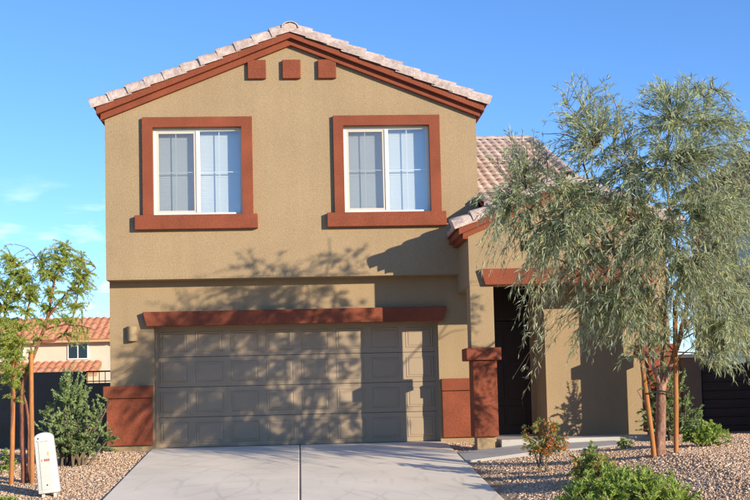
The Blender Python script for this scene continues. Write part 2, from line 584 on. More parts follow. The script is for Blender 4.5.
W1, W2 = (-2.488, -.954, 4.06, 5.595), (.820, 2.329, 4.06, 5.595)
B().prism([(XL, ZJ), (XR, ZJ), (XR, zt(XR) - .12), (XA, zt(XA) - .12), (XL, zt(XL) - .12)], J, J + .2,
          holes=[rect(*W1), rect(*W2)]).build('upper_wall', STUCCO, house)
b = B()
b.box(XL, XL + .2, J + .201, HD, ZJ + .001, zt(XL) - .12).box(XR - .2, XR, J + .201, HD, ZJ + .001, zt(XR) - .12)
b.prism([(XL, 0), (XR, 0), (XR, zt(XR) - .12), (XA, zt(XA) - .12), (XL, zt(XL) - .12)], HD + .001, HD + .2)
b.box(XL + .21, XR - .21, 1.0, 1.1, ZJ, 5.8)
b.build('side_wall', STUCCO, house)
B().box(XL, XR, J + .002, .3, ZJ - .03, ZJ - .001).build('soffit', STUCCO, house)
GX0, GX1, GZ = -2.547, 2.433, 2.15
B().prism([(XL + .005, -.4), (GX0, -.4), (GX0, GZ), (GX1, GZ), (GX1, -.4), (3.2, -.4), (3.2, ZJ - .031), (XL + .005, ZJ - .031)], 0, .28).build('lower_wall', STUCCO, house)
B().box(XL + .005, XL + .2, .281, HD, -.4, ZJ - .031).build('lower_side_wall', STUCCO, house)
B().box(3.0, 3.2, .281, .5, -.4, ZJ - .031).build('door_return_wall', STUCCO, house)

# garage door: four sections with raised panels
gd = B()
DY = .282
rows = 4
rh = GZ / rows
for r in range(rows):
    gd.box(GX0 - .05, GX1 + .05, DY, DY + .05, .033 + r * (rh - .006) + .003, .033 + (r + 1) * (rh - .006) - .003, .006)
gd.box(GX0 - .05, GX1 + .05, DY + .04, DY + .06, .02, GZ + .1)
gdo = gd.build('garage_door', GARAGE, house)
pm = None
cw = (GX1 - GX0) / 8
for r in range(rows):
    for c in range(8):
        x0 = GX0 + c * cw + .065; x1 = GX0 + (c + 1) * cw - .065
        zc = .033 + (r + .5) * (rh - .006)
        if pm is None:
            hw, hh = (x1 - x0) / 2, rh / 2 - .085
            v, f = [], []
            prof = [(0, 0.0), (.014, -.011), (.03, -.003), (.058, -.012)]
            for ins, y in prof:
                v += [(-hw + ins, y, -hh + ins), (hw - ins, y, -hh + ins), (hw - ins, y, hh - ins), (-hw + ins, y, hh - ins)]
            for k in range(3):
                for i in range(4):
                    j = (i + 1) % 4
                    f.append((k * 4 + i, k * 4 + j, k * 4 + 4 + j, k * 4 + 4 + i))
            f.append((12, 13, 14, 15))
            pm = bpy.data.meshes.new('panel'); pm.from_pydata(v, [], f); pm.materials.append(GARAGE)
        o = link('panel', pm, GARAGE, gdo)
        o.location = ((x0 + x1) / 2, DY + .0005, zc)
# weather strip on the jambs
for x0 in (GX0 + .001, GX1 - .035):
    B().box(x0, x0 + .034, .20, .24, .03, GZ - .001).build('garage_jamb', GARAGE, house)

# lintel over the garage
B().prism([(-2.662, 2.155), (2.51, 2.155), (2.585, 2.41), (-2.727, 2.41)], -.13, -.001, bevel=.012).build('garage_lintel', TRIM, house)

# wainscots
ws = B().box(-3.37, GX0 - .035, -.06, -.001, .10, .92, .012).box(-3.37, XL + .004, 0, .6, .10, .92).build('wainscot', TRIM, house)
B().box(-3.42, GX0 - .025, -.10, -.001, .921, 1.135, .012).box(-3.42, XL + .004, 0, .6, .921, 1.135).build('cap', TRIM, ws)
ws = B().box(GX1 + .035, 3.19, -.06, -.001, .10, .92, .012).build('wainscot', TRIM, house)
B().box(GX1 + .025, 3.19, -.10, -.001, .921, 1.135, .012).build('cap', TRIM, ws)

# wall lamp: half round sconce
v, f = [], []
ns = 14
for i in range(ns + 1):
    a = math.pi * i / ns
    for z in (1.91, 2.165):
        v.append((-2.92 - .093 * math.cos(a), -.13 * math.sin(a) - .004, z))
for i in range(ns):
    f.append((i * 2, i * 2 + 2, i * 2 + 3, i * 2 + 1))
sc_ = mesh('wall_lamp', v, f, STUCCO, house, smooth=True)
B().box(-2.95, -2.89, -.07, -.005, 1.99, 2.08, .01).build('bulb_holder', WHITE, sc_)

# gable ornaments
for x0 in (-.827, -.222, .399):
    B().box(x0, x0 + .32, J - .075, J - .001, 6.437, 6.77, .012).build('gable_block', TRIM, house)


# windows
def make_window(w, parent):
    x0, x1, z0, z1 = w
    yo = J + .055
    bo = B()
    t = .05
    bo.box(x0 + .001, x1 - .001, yo, yo + .08, z1 - t, z1 - .001, .004).box(x0 + .001, x1 - .001, yo, yo + .08, z0 + .001, z0 + t, .004)
    bo.box(x0 + .001, x0 + t, yo + .001, yo + .079, z0 + t, z1 - t, .004).box(x1 - t, x1 - .001, yo + .001, yo + .079, z0 + t, z1 - t, .004)
    win = bo.build('window', WHITE, parent)
    xm = (x0 + x1) / 2
    B().box(xm - .03, xm + .035, yo - .004, yo + .06, z0 + t, z1 - t, .004).build('meeting_rail', WHITE, win)
    # left sliding sash, with a screen in front
    s = .04
    a0, a1, c0, c1 = x0 + t, xm - .03, z0 + t, z1 - t
    bs = B()
    bs.box(a0, a1, yo + .012, yo + .045, c1 - s, c1, .003).box(a0, a1, yo + .012, yo + .045, c0, c0 + s, .003)
    bs.box(a0, a0 + s, yo + .013, yo + .044, c0 + s, c1 - s, .003).box(a1 - s, a1, yo + .013, yo + .044, c0 + s, c1 - s, .003)
    bs.build('sash', SASHM, win)
    mesh('insect_screen', [(a0 + s, yo + .016, c0 + s), (a1 - s, yo + .016, c0 + s), (a1 - s, yo + .016, c1 - s), (a0 + s, yo + .016, c1 - s)], [(0, 1, 2, 3)], SCREEN, win)
    for i, (p0, p1) in enumerate(((a0 + s, a1 - s), (xm + .035, x1 - t))):
        q0, q1 = (c0 + s, c1 - s) if i == 0 else (c0, c1)
        mesh('pane', [(p0, yo + .035, q0), (p1, yo + .035, q0), (p1, yo + .035, q1), (p0, yo + .035, q1)], [(0, 1, 2, 3)], GLASS, win)
        pm_, qm = (p0 + p1) / 2 - .005, (q0 + q1) / 2
        B().box(pm_ - .008, pm_ + .008, yo + .040, yo + .048, q0, q1).build('muntin', WHITE, win)
        B().box(p0, p1, yo + .041, yo + .047, qm - .008, qm + .008).build('muntin', WHITE, win)
    # slatted blind well behind the glass
    v, f = [], []
    n = 50
    for k in range(n):
        z = z0 - .01 + (z1 - z0) * (k + .5) / n
        i = len(v)
        v += [(x0 - .05, yo + .140, z - .021), (x1 + .05, yo + .140, z - .021), (x1 + .05, yo + .158, z + .018), (x0 - .05, yo + .158, z + .018)]
        f.append((i, i + 1, i + 2, i + 3))
    bl = mesh('blind', v, f, BLIND, win)
    tag(bl, kind='stuff')
    # surround and sill
    k = .175
    so_ = rect(x0 - k, x1 + k + .01, z0 - .002, z1 + k)
    B().prism(so_, J - .07, J - .001, holes=[rect(x0 + .0, x1 - .0, z0 - .001, z1)]).build('surround', TRIM, win)
    B().box(x0 - k - .14, x1 + k + .085, J - .115, J - .0015, z0 - .255, z0 - .003, .012).build('sill', TRIM, win)
    return win


make_window(W1, house)
make_window(W2, house)

# rake trim in two steps, and the same moulding along the side eaves
def chevron(y0, y1, xl, xr, xa, top, h, p, name, parent):
    f_ = lambda x: top - p * abs(x - xa)
    return B().prism([(xl, f_(xl) - h), (xa, top - h), (xr, f_(xr) - h), (xr, f_(xr)), (xa, top), (xl, f_(xl))], y0, y1, bevel=.006).build(name, TRIM, parent)


chevron(J - .165, J - .001, -3.43, 3.30, XA, 7.255, .122, PITCH, 'rake_moulding', house)
chevron(J - .085, J - .001, -3.37, 3.235, XA, 7.132, .108, PITCH, 'rake_moulding', house)
for sgn, xw, xo, xi in ((-1, XL, -3.43, -3.37), (1, XR, 3.30, 3.235)):
    zt_ = zt(xo)
    b = B().box(min(xw + sgn * .002, xo), max(xw + sgn * .002, xo), J, HD, zt_ - .122, zt_ - .002, .004)
    zi = 7.132 - PITCH * abs(xi - XA)
    b.box(min(xw + sgn * .002, xi), max(xw + sgn * .002, xi), J, HD, zi - .108, zi - .002, .004)
    b.build('eave_moulding', TRIM, house)


# barrel tiled roof planes
def tiled_plane(name, p0, du, lu, dv, lv, nrm, parent, mat=TILE_D, roll=.15, expo=.36, amp=.022, step=.026):
    """p0 = lower corner, du along the eave, dv up the slope"""
    p0, du, dv, nrm = Vector(p0), Vector(du).normalized(), Vector(dv).normalized(), Vector(nrm).normalized()
    nu = int(round(lu / roll)) * 6 + 1
    us = np.linspace(0, lu, nu)
    h = amp * np.abs(np.sin(np.pi * us / roll)) ** .8
    rowsn = int(math.ceil(lv / expo))
    V, F = [], []
    P0, DU, DV, N = map(np.array, (p0, du, dv, nrm))
    for r in range(rowsn):
        v0, v1 = r * expo, min((r + 1) * expo + .02, lv)
        jit = rng.normal(0, .003, (nu // 6 + 1)).repeat(6)[:nu]
        base = len(V) * nu
        for (vv, off) in ((v0, -.012), (v0, step), (v1, 0.0)):
            hh = h + off + (jit if off > 0 else 0) if off > -.01 else np.full(nu, off)
            V.append(P0 + us[:, None] * DU + vv * DV + hh[:, None] * N)
        for k in range(2):
            a = base + k * nu + np.arange(nu - 1)
            F.append(np.stack([a, a + 1, a + nu + 1, a + nu], -1))
    o = np_mesh(name, np.concatenate(V), np.concatenate(F), mat, parent)
    tag(o, kind='stuff')
    return o


def rake_tiles(roof, xa, ztop, xe, p, yf, ln, parent, seed):
    """curved rake tiles overlapping up the slope; each tile is a part"""
    r2 = random.Random(seed)
    sgn = 1 if xe > xa else -1
    sl_ = math.hypot(1, p)
    total = abs(xe - xa) * sl_
    n = int(total / ln)
    prof = [(0, -.035), (-.004, .03), (.0, .085), (.02, .118), (.07, .14), (.14, .145), (.22, .13), (.22, .02)]
    for i in range(n + 1):
        L0 = i * ln - .01
        L1 = min((i + 1) * ln + .055, total + .02)
        if L1 - L0 < .12:
            continue
        v, f = [], []
        for s, lift, gr in ((L0, .028, 1.10), (L0 + (L1 - L0) * .5, .014, 1.03), (L1, .0, .96)):
            for (y, nn) in prof:
                nn = nn * gr + lift
                d = total - s                      # distance down from apex
                x = xa + sgn * (d / sl_) + sgn * (nn * p / sl_)
                z = ztop - p * (d / sl_) + nn / sl_
                v.append((x, yf + y * gr - .012 * (gr - 1) * 10, z))
        m_ = len(prof)
        for k in range(2):
            for j in range(m_ - 1):
                f.append((k * m_ + j, k * m_ + j + 1, k * m_ + m_ + j + 1, k * m_ + m_ + j))
        f.append(tuple(range(m_))); f.append(tuple(range(2 * m_, 3 * m_))[::-1])
        dx, dz, dy = r2.uniform(-.008, .008), r2.uniform(-.004, .01), r2.uniform(-.01, .01)
        v = [(a + dx, b_ + dy, c_ + dz) for a, b_, c_ in v]
        mesh('rake_tile', v, f, TILE, roof)


def barrel_cap(roof, a, b_, rad, lift=0.0):
    """one half round ridge tile from a to b (b tucked under the next)"""
    a, b_ = Vector(a), Vector(b_)
    d = (b_ - a).normalized()
    side = d.cross(Vector((0, 0, 1))).normalized()
    up = side.cross(d)
    v, f = [], []
    n = 7
    for P, r in ((a, rad * 1.1), (b_, rad * .92)):
        for i in range(n + 1):
            t = math.pi * i / n
            v.append(P + side * r * math.cos(t) + up * (r * .75 * math.sin(t) + lift))
        for i in range(n, -1, -1):
            t = math.pi * i / n
            v.append(P + side * (r - .02) * math.cos(t) + up * ((r - .02) * .75 * math.sin(t) + lift))
    k = 2 * (n + 1)
    for i in range(k):
        j = (i + 1) % k
        f.append((i, j, k + j, k + i))
    f.append(tuple(range(k))); f.append(tuple(range(k, 2 * k))[::-1])
    return mesh('ridge_tile', v, f, TILE, roof)


YF = J - .20
roof = B().prism([(-3.47, zt(-3.47) + .004), (XA, zt(XA) + .004), (3.35, zt(3.35) + .004), (3.35, zt(3.35) + .03), (XA, zt(XA) + .03), (-3.47, zt(-3.47) + .03)], YF + .03, HD + .4).build('main_roof', TRIM, house)
rake_tiles(roof, XA, 7.265, -3.49, PITCH, YF, .335, house, 1)
rake_tiles(roof, XA, 7.265, 3.37, PITCH, YF, .335, house, 2)
cp = math.sqrt(1 + PITCH ** 2)
lv = (XA + 3.47) * cp
tiled_plane('field_tiles', (-3.47, HD + .4, zt(-3.47) + .05), (0, -1, 0), HD + .4 - YF - .23, (1, 0, PITCH), lv, (-PITCH, 0, 1), roof, roll=.3, amp=.05)
tiled_plane('field_tiles', (3.35, HD + .4, zt(3.35) + .05), (0, -1, 0), HD + .4 - YF - .23, (-1, 0, PITCH), (3.35 - XA) * cp, (PITCH, 0, 1), roof, roll=.3, amp=.05)
barrel_cap(roof, (XA, YF - .03, 7.265), (XA, YF + .42, 7.265), .14, .03)
B().prism([(XA - .12, 7.24), (XA + .12, 7.24), (XA + .1, 7.35), (XA, 7.385), (XA - .1, 7.35)], YF - .01, YF + .05).build('ridge_mortar', TILE, roof)
for i in range(1, 28):
    barrel_cap(roof, (XA, YF + i * .42 - .04, 7.28), (XA, YF + i * .42 + .42, 7.28), .14, .045)

# ---- side wing behind the porch, ridge parallel with the street
WX1 = 5.2
b = B()
b.box(3.171, WX1 - .25, .6, .8, 0.2, 4.55).box(3.171, WX1 - .25, 9.3, 9.5, 0, 4.5)
b.prism_x([(.6, 0.2), (9.5, 0.2), (9.5, 4.65), (5.0, 6.35), (.6, 4.65)], WX1 - .249, WX1 - .12)
b.build('wing_wall', STUCCO, house)
wr = B().prism_x([(-.9, 4.06), (5.0, 6.42), (10, 4.42), (10, 4.36), (5.0, 6.36), (-.9, 4.0)], 3.172, WX1).build('wing_roof', TRIM, house)
cw_ = math.sqrt(1 + .16)
tiled_plane('field_tiles', (3.172, -.94, 4.07), (1, 0, 0), WX1 - 3.172, (0, 1, .4), 5.96 * cw_, (0, -.4, 1), wr, roll=.17, expo=.40, amp=.06, step=.05)
tiled_plane('field_tiles', (3.172, 10.04, 4.43), (1, 0, 0), WX1 - 3.172, (0, -1, .4), 5.06 * cw_, (0, .4, 1), wr, roll=.3, expo=.4, amp=.05)
x = WX1 + .02
i = 0
while x > 3.2:
    barrel_cap(wr, (x, 5.0, 6.46), (max(x - .44, 3.175), 5.0, 6.46), .11, .012)
    x -= .40
for i in range(-2, 13):
    t0, t1 = i * .4 - .03, i * .4 + .42
    barrel_cap(wr, (WX1 - .02, -.04 + t0 / cw_, 4.44 + .4 * t0 / cw_), (WX1 - .02, -.04 + t1 / cw_, 4.44 + .4 * t1 / cw_), .10, .04)

# ---- porch
PX0, PX1, PY = 2.796, 6.115, -1.55
PA, PP = 4.455, .41
PZT = 4.325                                   # top of porch rake trim at the apex


def zp(x):
    return PZT - PP * abs(x - PA)


NZ = (3.185, 3.37)
niche = [rect(x0, x0 + .235, *NZ) for x0 in (3.66, 4.337, 5.015)]
HB = 2.64
go = [(PX0, HB), (PX1, HB), (PX1, zp(PX1) - .1), (PA, zp(PA) - .1), (PX0, zp(PX0) - .1)]
B().prism(go, PY, PY + .3, holes=niche).prism(go, PY + .301, PY + .40).build('porch_gable_wall', STUCCO, house)
b = B()
b.box(PX0, PX0 + .39, PY + .401, -.001, HB, zp(PX0) - .1).box(PX1 - .39, PX1, PY + .401, 8, HB, zp(PX1) - .1)
b.box(PX0 + .391, PX1 - .391, PY + .401, .4, HB + .25, HB + .3)
b.build('porch_side_beam', STUCCO, house)
B().prism([(3.046, HB - .004), (5.865, HB - .004), (5.94, 2.902), (2.971, 2.902)], PY - .085, PY - .001, bevel=.01).build('porch_lintel', TRIM, house)
for x0, x1 in ((PX0, PX0 + .392), (PX1 - .395, PX1)):
    pl = B().box(x0, x1, PY, PY + .4, 1.55, HB - .001, .008).build('pillar', STUCCO, house)
    B().box(x0 + .06, x1 - .01, PY + .05, PY + .36, -.1, .2, .006).build('pillar_foot', STUCCO, pl)
    B().box(x0 + .012, x1 + .02, PY - .025, PY + .425, .15, 1.40, .014).build('pillar_base', TRIM, pl)
    B().box(x0 - .095, x1 + .09, PY - .085, PY + .485, 1.401, 1.607, .014).build('pillar_cap', TRIM, pl)
# walls inside the porch
b = B()
b.box(4.215, PX1, -.6, -.4, -.1, HB + .3).box(4.215, 4.40, -.399, .62, -.1, HB + .3).box(PX1 - .2, PX1, -.399, 8, -.1, HB - .001)
b.box(3.201, 3.225, .30, .5, -.1, HB + .3).box(4.13, 4.214, .30, .5, -.1, HB + .3)
b.build('porch_wall', STUCCO, house)
B().box(3.226, 4.129, .31, .5, 2.16, HB + .245).build('door_shade_panel', DOORM, house)  # dark colour stands in for the deep shade on the wall above the door
# front door with raised panels, trim and lever
fd = B().box(3.228, 4.128, .36, .405, .11, 2.15, .004).build('front_door', DOORM, house)
for (a0, a1) in ((3.33, 3.64), (3.72, 4.03)):
    for (c0, c1) in ((.28, .62), (.74, 1.42), (1.54, 2.02)):
        B().box(a0, a1, .345, .361, c0, c1, .007).build('door_panel', DOORM, fd)
B().box(4.035, 4.105, .35, .362, 1.10, 1.16, .01).box(3.97, 4.075, .315, .335, 1.12, 1.142, .006).tube([(4.07, .36, 1.131), (4.07, .32, 1.131)], .011).build('door_handle', METAL, fd)
B().tube([(4.07, .362, 1.30), (4.07, .335, 1.30)], .03, n=14).build('deadbolt', METAL, fd)
B().box(3.228, 4.128, .25, .41, .096, .112, .003).build('threshold', METAL, fd)
B().box(4.206, 4.2145, -.02, .05, 1.18, 1.29, .003).build('doorbell', WHITE, house)
# porch rake trim, eaves and roof
chevron(PY - .12, PY - .001, 2.63, 6.28, PA, PZT, .11, PP, 'porch_rake_moulding', house)
chevron(PY - .06, PY - .001, 2.70, 6.21, PA, PZT - .111, .085, PP, 'porch_rake_moulding', house)
for sgn, xw, xo, xi in ((-1, PX0, 2.63, 2.70), (1, PX1, 6.28, 6.21)):
    yb = J - .002 if sgn < 0 else 7.5
    z0 = zp(xo)
    b = B().box(min(xw + sgn * .002, xo), max(xw + sgn * .002, xo), PY, yb, z0 - .11, z0 - .002, .004)
    z1 = PZT - .111 - PP * abs(xi - PA)
    b.box(min(xw + sgn * .002, xi), max(xw + sgn * .002, xi), PY, yb, z1 - .085, z1 - .002, .004)
    b.build('porch_eave_moulding', TRIM, house)
PYF = PY - .17
pr = B()
pr.prism([(2.60, zp(2.60) + .004), (PA, zp(PA) + .004), (6.32, zp(6.32) + .004), (6.32, zp(6.32) + .03), (PA, zp(PA) + .03), (2.60, zp(2.60) + .03)], PYF + .03, J - .003)
pr.prism([(3.20, zp(3.20) + .004), (PA, zp(PA) + .004), (6.32, zp(6.32) + .004), (6.32, zp(6.32) + .03), (PA, zp(PA) + .03), (3.20, zp(3.20) + .03)], J - .002, 3)
pr = pr.build('porch_roof', TRIM, house)
rake_tiles(pr, PA, PZT + .01, 2.57, PP, PYF, .335, house, 3)
rake_tiles(pr, PA, PZT + .01, 6.34, PP, PYF, .335, house, 4)
cq = math.sqrt(1 + PP ** 2)
tiled_plane('field_tiles', (2.60, J - .01, zp(2.60) + .05), (0, -1, 0), J - PYF - .24, (1, 0, PP), (PA - 2.6) * cq, (-PP, 0, 1), pr, roll=.156, amp=.036)
tiled_plane('field_tiles', (3.25, 3, zp(3.25) + .05), (0, -1, 0), 3 - J, (1, 0, PP), (PA - 3.25) * cq, (-PP, 0, 1), pr, roll=.156, amp=.036)
tiled_plane('field_tiles', (6.32, 3, zp(6.32) + .05), (0, -1, 0), 3 - PYF - .23, (-1, 0, PP), (6.32 - PA) * cq, (PP, 0, 1), pr, roll=.156, amp=.036)
for i in range(4):
    barrel_cap(pr, (PA, PYF + i * .42 - .04, PZT + .02), (PA, PYF + i * .42 + .42, PZT + .02), .13, .05)
# back of the single storey part
B().box(WX1 - .1, PX1 - .21, 2.4, 2.6, 0, 3.4).build('rear_porch_wall', STUCCO, house)

# ------------------------------------------------------------------ fences
fw = empty('block_wall', (-8, 3.5, 0)); tag(fw, 'dark garden wall left of the house behind the leafy bush', 'wall')
B().box(-30, -4.36, 3.5, 3.7, -.3, 1.5, .01).box(-4.359, XL - .02, 3.5, 3.7, -.3, 1.26, .01).build('wall_body', FENCE, fw)
rl = B().box(-4.35, XL - .02, 3.58, 3.61, 1.48, 1.51).box(-4.35, XL - .02, 3.58, 3.61, 1.285, 1.305).build('railing', IRON, fw)
for i in range(9):
    x = -4.33 + i * .12
    B().tube([(x, 3.595, 1.26), (x, 3.595, 1.50)], .008, n=6).build('baluster', IRON, rl)
rwl = empty('side_wall', (7, 2, 0)); tag(rwl, 'dark block wall between the porch corner and the slatted gate', 'wall')
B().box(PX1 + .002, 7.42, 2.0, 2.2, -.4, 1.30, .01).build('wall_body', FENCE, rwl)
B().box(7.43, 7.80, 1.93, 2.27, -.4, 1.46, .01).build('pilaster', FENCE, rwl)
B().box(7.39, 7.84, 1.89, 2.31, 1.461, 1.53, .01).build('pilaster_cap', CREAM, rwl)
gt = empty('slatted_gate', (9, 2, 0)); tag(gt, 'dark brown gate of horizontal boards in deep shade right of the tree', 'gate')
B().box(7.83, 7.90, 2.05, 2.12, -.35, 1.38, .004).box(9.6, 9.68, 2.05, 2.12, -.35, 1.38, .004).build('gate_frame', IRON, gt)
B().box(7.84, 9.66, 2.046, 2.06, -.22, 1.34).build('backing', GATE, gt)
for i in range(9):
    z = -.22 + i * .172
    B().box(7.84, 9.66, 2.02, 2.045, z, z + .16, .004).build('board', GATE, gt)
wv = B().box(9.70, 10.75, 2.0, 2.2, -.4, 1.5, .01).build('wall_stub', FENCE)
tag(wv, 'short dark wall closing the gap between gate and neighbouring house', 'wall')

# ------------------------------------------------------------------ neighbouring houses
nr = empty('neighbour_house', (14, 5, 0)); tag(nr, 'tan two storey house with shaded side wall beyond the slatted gate', 'house')
nx0, ny0, ny1 = 10.8, -2.3, 11.2
B().box(nx0, 18, ny0, ny1, -.5, 6.15).build('wall', surf('brown_stucco', (.27, .19, .12)), nr)
B().box(nx0 - .28, 18.3, ny0 - .3, ny1 + .3, 6.151, 6.27, .01).build('eave', surf('brown_eave', (.16, .10, .07)), nr)
ex0, ey0, ex1, ey1, rz = nx0 - .32, ny0 - .34, 18.34, ny1 + .34, 6.28
hx = (ex0 + ex1) / 2; hh = (ex1 - ex0) / 2 * .4
mesh('roof', [(ex0, ey0, rz), (ex1, ey0, rz), (ex1, ey1, rz), (ex0, ey1, rz), (hx, ey0 + 4, rz + hh), (hx, ey1 - 4, rz + hh)],
     [(0, 1, 4), (1, 2, 5, 4), (2, 3, 5), (3, 0, 4, 5), (3, 2, 1, 0)], TILE_D, nr)
for (y, z) in ((1.5, 3.8), (6.5, 3.8), (7.5, .9)):
    wn = B().box(nx0 - .04, nx0 - .001, y, y + 1.2, z, z + 1.3, .006).build('window', WHITE, nr)
    B().box(nx0 - .05, nx0 - .041, y + .07, y + 1.13, z + .07, z + 1.23).build('pane', GLASS_D, wn)

NY = 36
nl = empty('neighbour_house', (-12, NY, -.6)); tag(nl, 'cream house with terracotta roofs and a dark window behind the garden wall', 'house')
za = onY(70, 320, NY + 2.6); ze = onY(60, 340, NY - .5)
xr_ = onY(106, 336, NY).x
B().box(-26, xr_, NY, NY + 6, -1, ze.z + .05).build('wall', CREAM, nl)
p_ = (za.z - ze.z) / 3.1
nlr = B().prism_x([(NY - .5, ze.z), (NY + 2.6, za.z), (NY + 6.2, ze.z), (NY + 6.2, ze.z - .12), (NY - .5, ze.z - .12)], -26.4, xr_ + .4).build('roof', surf('eave_board', (.55, .33, .18), bump=0), nl)
tiled_plane('roof_tiles', (-26.4, NY - .55, ze.z + .02), (1, 0, 0), 26.4 + xr_ + .45, (0, 1, p_), 3.15 * math.sqrt(1 + p_ * p_), (0, -p_, 1), nlr, mat=TILE_N, roll=.34, expo=.8, amp=.10, step=.05)
l0, l1 = onY(60, 364, NY - .05), onY(60, 374, NY - 1.6)
pl_ = (l0.z - l1.z) / 1.55
lr = B().prism_x([(NY - 1.6, l1.z), (NY - .01, l0.z), (NY - .01, l0.z - .15), (NY - 1.6, l1.z - .15)], -26, xr_ - .2).build('lower_roof', surf('lower_eave_board', (.5, .3, .16), bump=0), nl)
tiled_plane('roof_tiles', (-26, NY - 1.65, l1.z + .02), (1, 0, 0), 26 + xr_ - .2, (0, 1, pl_), 1.62 * math.sqrt(1 + pl_ ** 2), (0, -pl_, 1), lr, mat=TILE_N, roll=.34, expo=.8, amp=.10, step=.05)
for px in (67.5, 3):
    a, c = onY(px, 343, NY), onY(px + 21.5, 359.5, NY)
    wn = B().box(a.x, c.x, NY - .06, NY - .001, c.z, a.z, .01).build('window', WHITE, nl)
    xm = (a.x + c.x) / 2
    for (u0, u1) in ((a.x + .07, xm - .03), (xm + .03, c.x - .07)):
        B().box(u0, u1, NY - .075, NY - .061, c.z + .07, a.z - .07).build('pane', GLASS_D, wn)


# ------------------------------------------------------------------ plants
def unit(a):
    return a / np.maximum(np.linalg.norm(a, axis=-1, keepdims=True), 1e-9)


def leaf_blades(P, D, ln, wd, curl=.12):
    """blades as folded diamonds: P base, D direction, ln length, wd width"""
    n = len(P)
    D = unit(D)
    R = unit(rng.normal(size=(n, 3)))
    S = unit(np.cross(D, R)); N = np.cross(S, D)
    ln, wd = ln[:, None], wd[:, None]
    mid = P + D * ln * .45 + N * ln * curl * .5
    V = np.stack([P, mid + S * wd * .5, P + D * ln - N * ln * curl * .3, mid - S * wd * .5], 1).reshape(-1, 3)
    F = np.arange(n * 4).reshape(-1, 4)
    return V, F


def bez(p0, p1, p2, t):
    t = t[:, None]
    return (1 - t) ** 2 * p0 + 2 * t * (1 - t) * p1 + t * t * p2


def strips(lines, r0, r1):
    """thin three sided twigs along polylines (k, m, 3)"""
    k, m_, _ = lines.shape
    d = unit(np.gradient(lines, axis=1))
    a = unit(np.cross(d, np.array([.31, .9, .2]))); b = np.cross(d, a)
    rad = np.linspace(r0, r1, m_)[None, :, None]
    ring = np.stack([lines + rad * (a * math.cos(q) + b * math.sin(q)) for q in (0, 2.09, 4.19)], 2)
    V = ring.reshape(-1, 3)
    idx = np.arange(k * m_ * 3).reshape(k, m_, 3)
    F = []
    for j in range(3):
        q = (j + 1) % 3
        F.append(np.stack([idx[:, :-1, j], idx[:, :-1, q], idx[:, 1:, q], idx[:, 1:, j]], -1).reshape(-1, 4))
    return V, np.concatenate(F)


def two_mat_mesh(name, parts, mats, parent):
    V, F, M, Rn, o = [], [], [], [], 0
    for (v, f, mi, r) in parts:
        V.append(v); F.append(f + o); o += len(v)
        M.append(np.full(len(f), mi)); Rn.append(r)
    ob = np_mesh(name, np.concatenate(V), np.concatenate(F), mats[0], parent, rnd=np.concatenate(Rn))
    for x in mats[1:]:
        ob.data.materials.append(x)
    ob.data.polygons.foreach_set('material_index', np.concatenate(M).astype(np.int32))
    return ob


def crown(name, parent, limb_pts, ends, leaves_per, ln, wd, leafm, arch=.35, droop=.3, spread=.7, start=.35, twig=(.006, .002), extra=None):
    """twigs from the nearest limb to each end point, arching, with leaves along their outer part"""
    k = len(ends)
    d2 = ((ends[:, None] - limb_pts[None]) ** 2).sum(-1)
    # attach below / inside: penalise limb points above the end
    d2 = d2 + .8 * np.maximum(0, limb_pts[None, :, 2] - ends[:, None, 2]) ** 2
    p0 = limb_pts[d2.argmin(1)]
    gap = np.linalg.norm(ends - p0, axis=1, keepdims=True)
    p1 = (p0 + ends) / 2 + np.array([0, 0, 1]) * gap * arch + rng.normal(0, .06, (k, 3)) * gap
    dr = np.broadcast_to(np.asarray(droop, float), (k, 1))
    tip = ends - np.array([0, 0, 1]) * gap * dr * rng.uniform(.2, 1.2, (k, 1))
    ts = np.linspace(0, 1, 8)
    lines = np.stack([(1 - t) ** 2 * p0 + 2 * t * (1 - t) * p1 + t * t * tip for t in ts], 1)
    tv, tf = strips(lines, *twig)
    t = start + (1 - start) * rng.random((k, leaves_per))
    t[:, 0] = 1
    t_ = t[..., None]
    P = (1 - t_) ** 2 * p0[:, None] + 2 * t_ * (1 - t_) * p1[:, None] + t_ ** 2 * tip[:, None]
    D = unit(2 * (1 - t_) * (p1 - p0)[:, None] + 2 * t_ * (tip - p1)[:, None])
    D = D + spread * rng.normal(0, 1, D.shape) - np.array([0, 0, 1.]) * dr[:, None]
    P, D = P.reshape(-1, 3), D.reshape(-1, 3)
    n = len(P)
    lv_, lf = leaf_blades(P, D, rng.uniform(*ln, n), rng.uniform(*wd, n))
    tone = np.repeat(rng.normal(0, .16, k), leaves_per)
    parts = [(lv_, lf, 0, np.clip(rng.random(n) * .75 + .12 + tone, 0, 1)), (tv, tf, 1, np.zeros(len(tf)))]
    if extra: parts += extra
    ob = two_mat_mesh(name, parts, [leafm, TWIG], parent)
    tag(ob, kind='stuff')
    return ob


def limb(b, pts, r0, r1, n=8, m_=10, wob=.0):
    """smooth tapered limb through pts; returns sample points"""
    pts = np.array([tuple(p) for p in pts], float)
    s = np.concatenate([[0], np.cumsum(np.linalg.norm(np.diff(pts, axis=0), axis=1))]); s /= s[-1]
    t = np.linspace(0, 1, m_)
    c = np.stack([np.interp(t, s, pts[:, i]) for i in range(3)], -1)
    for _ in range(2):
        c[1:-1] = (c[:-2] + 2 * c[1:-1] + c[2:]) / 4
    c[1:-1] += rng.normal(0, wob, c[1:-1].shape)
    b.tube([tuple(p) for p in c], list(np.linspace(r0, r1, m_) * (1 + rng.normal(0, .04, m_))), n=n)
    return c


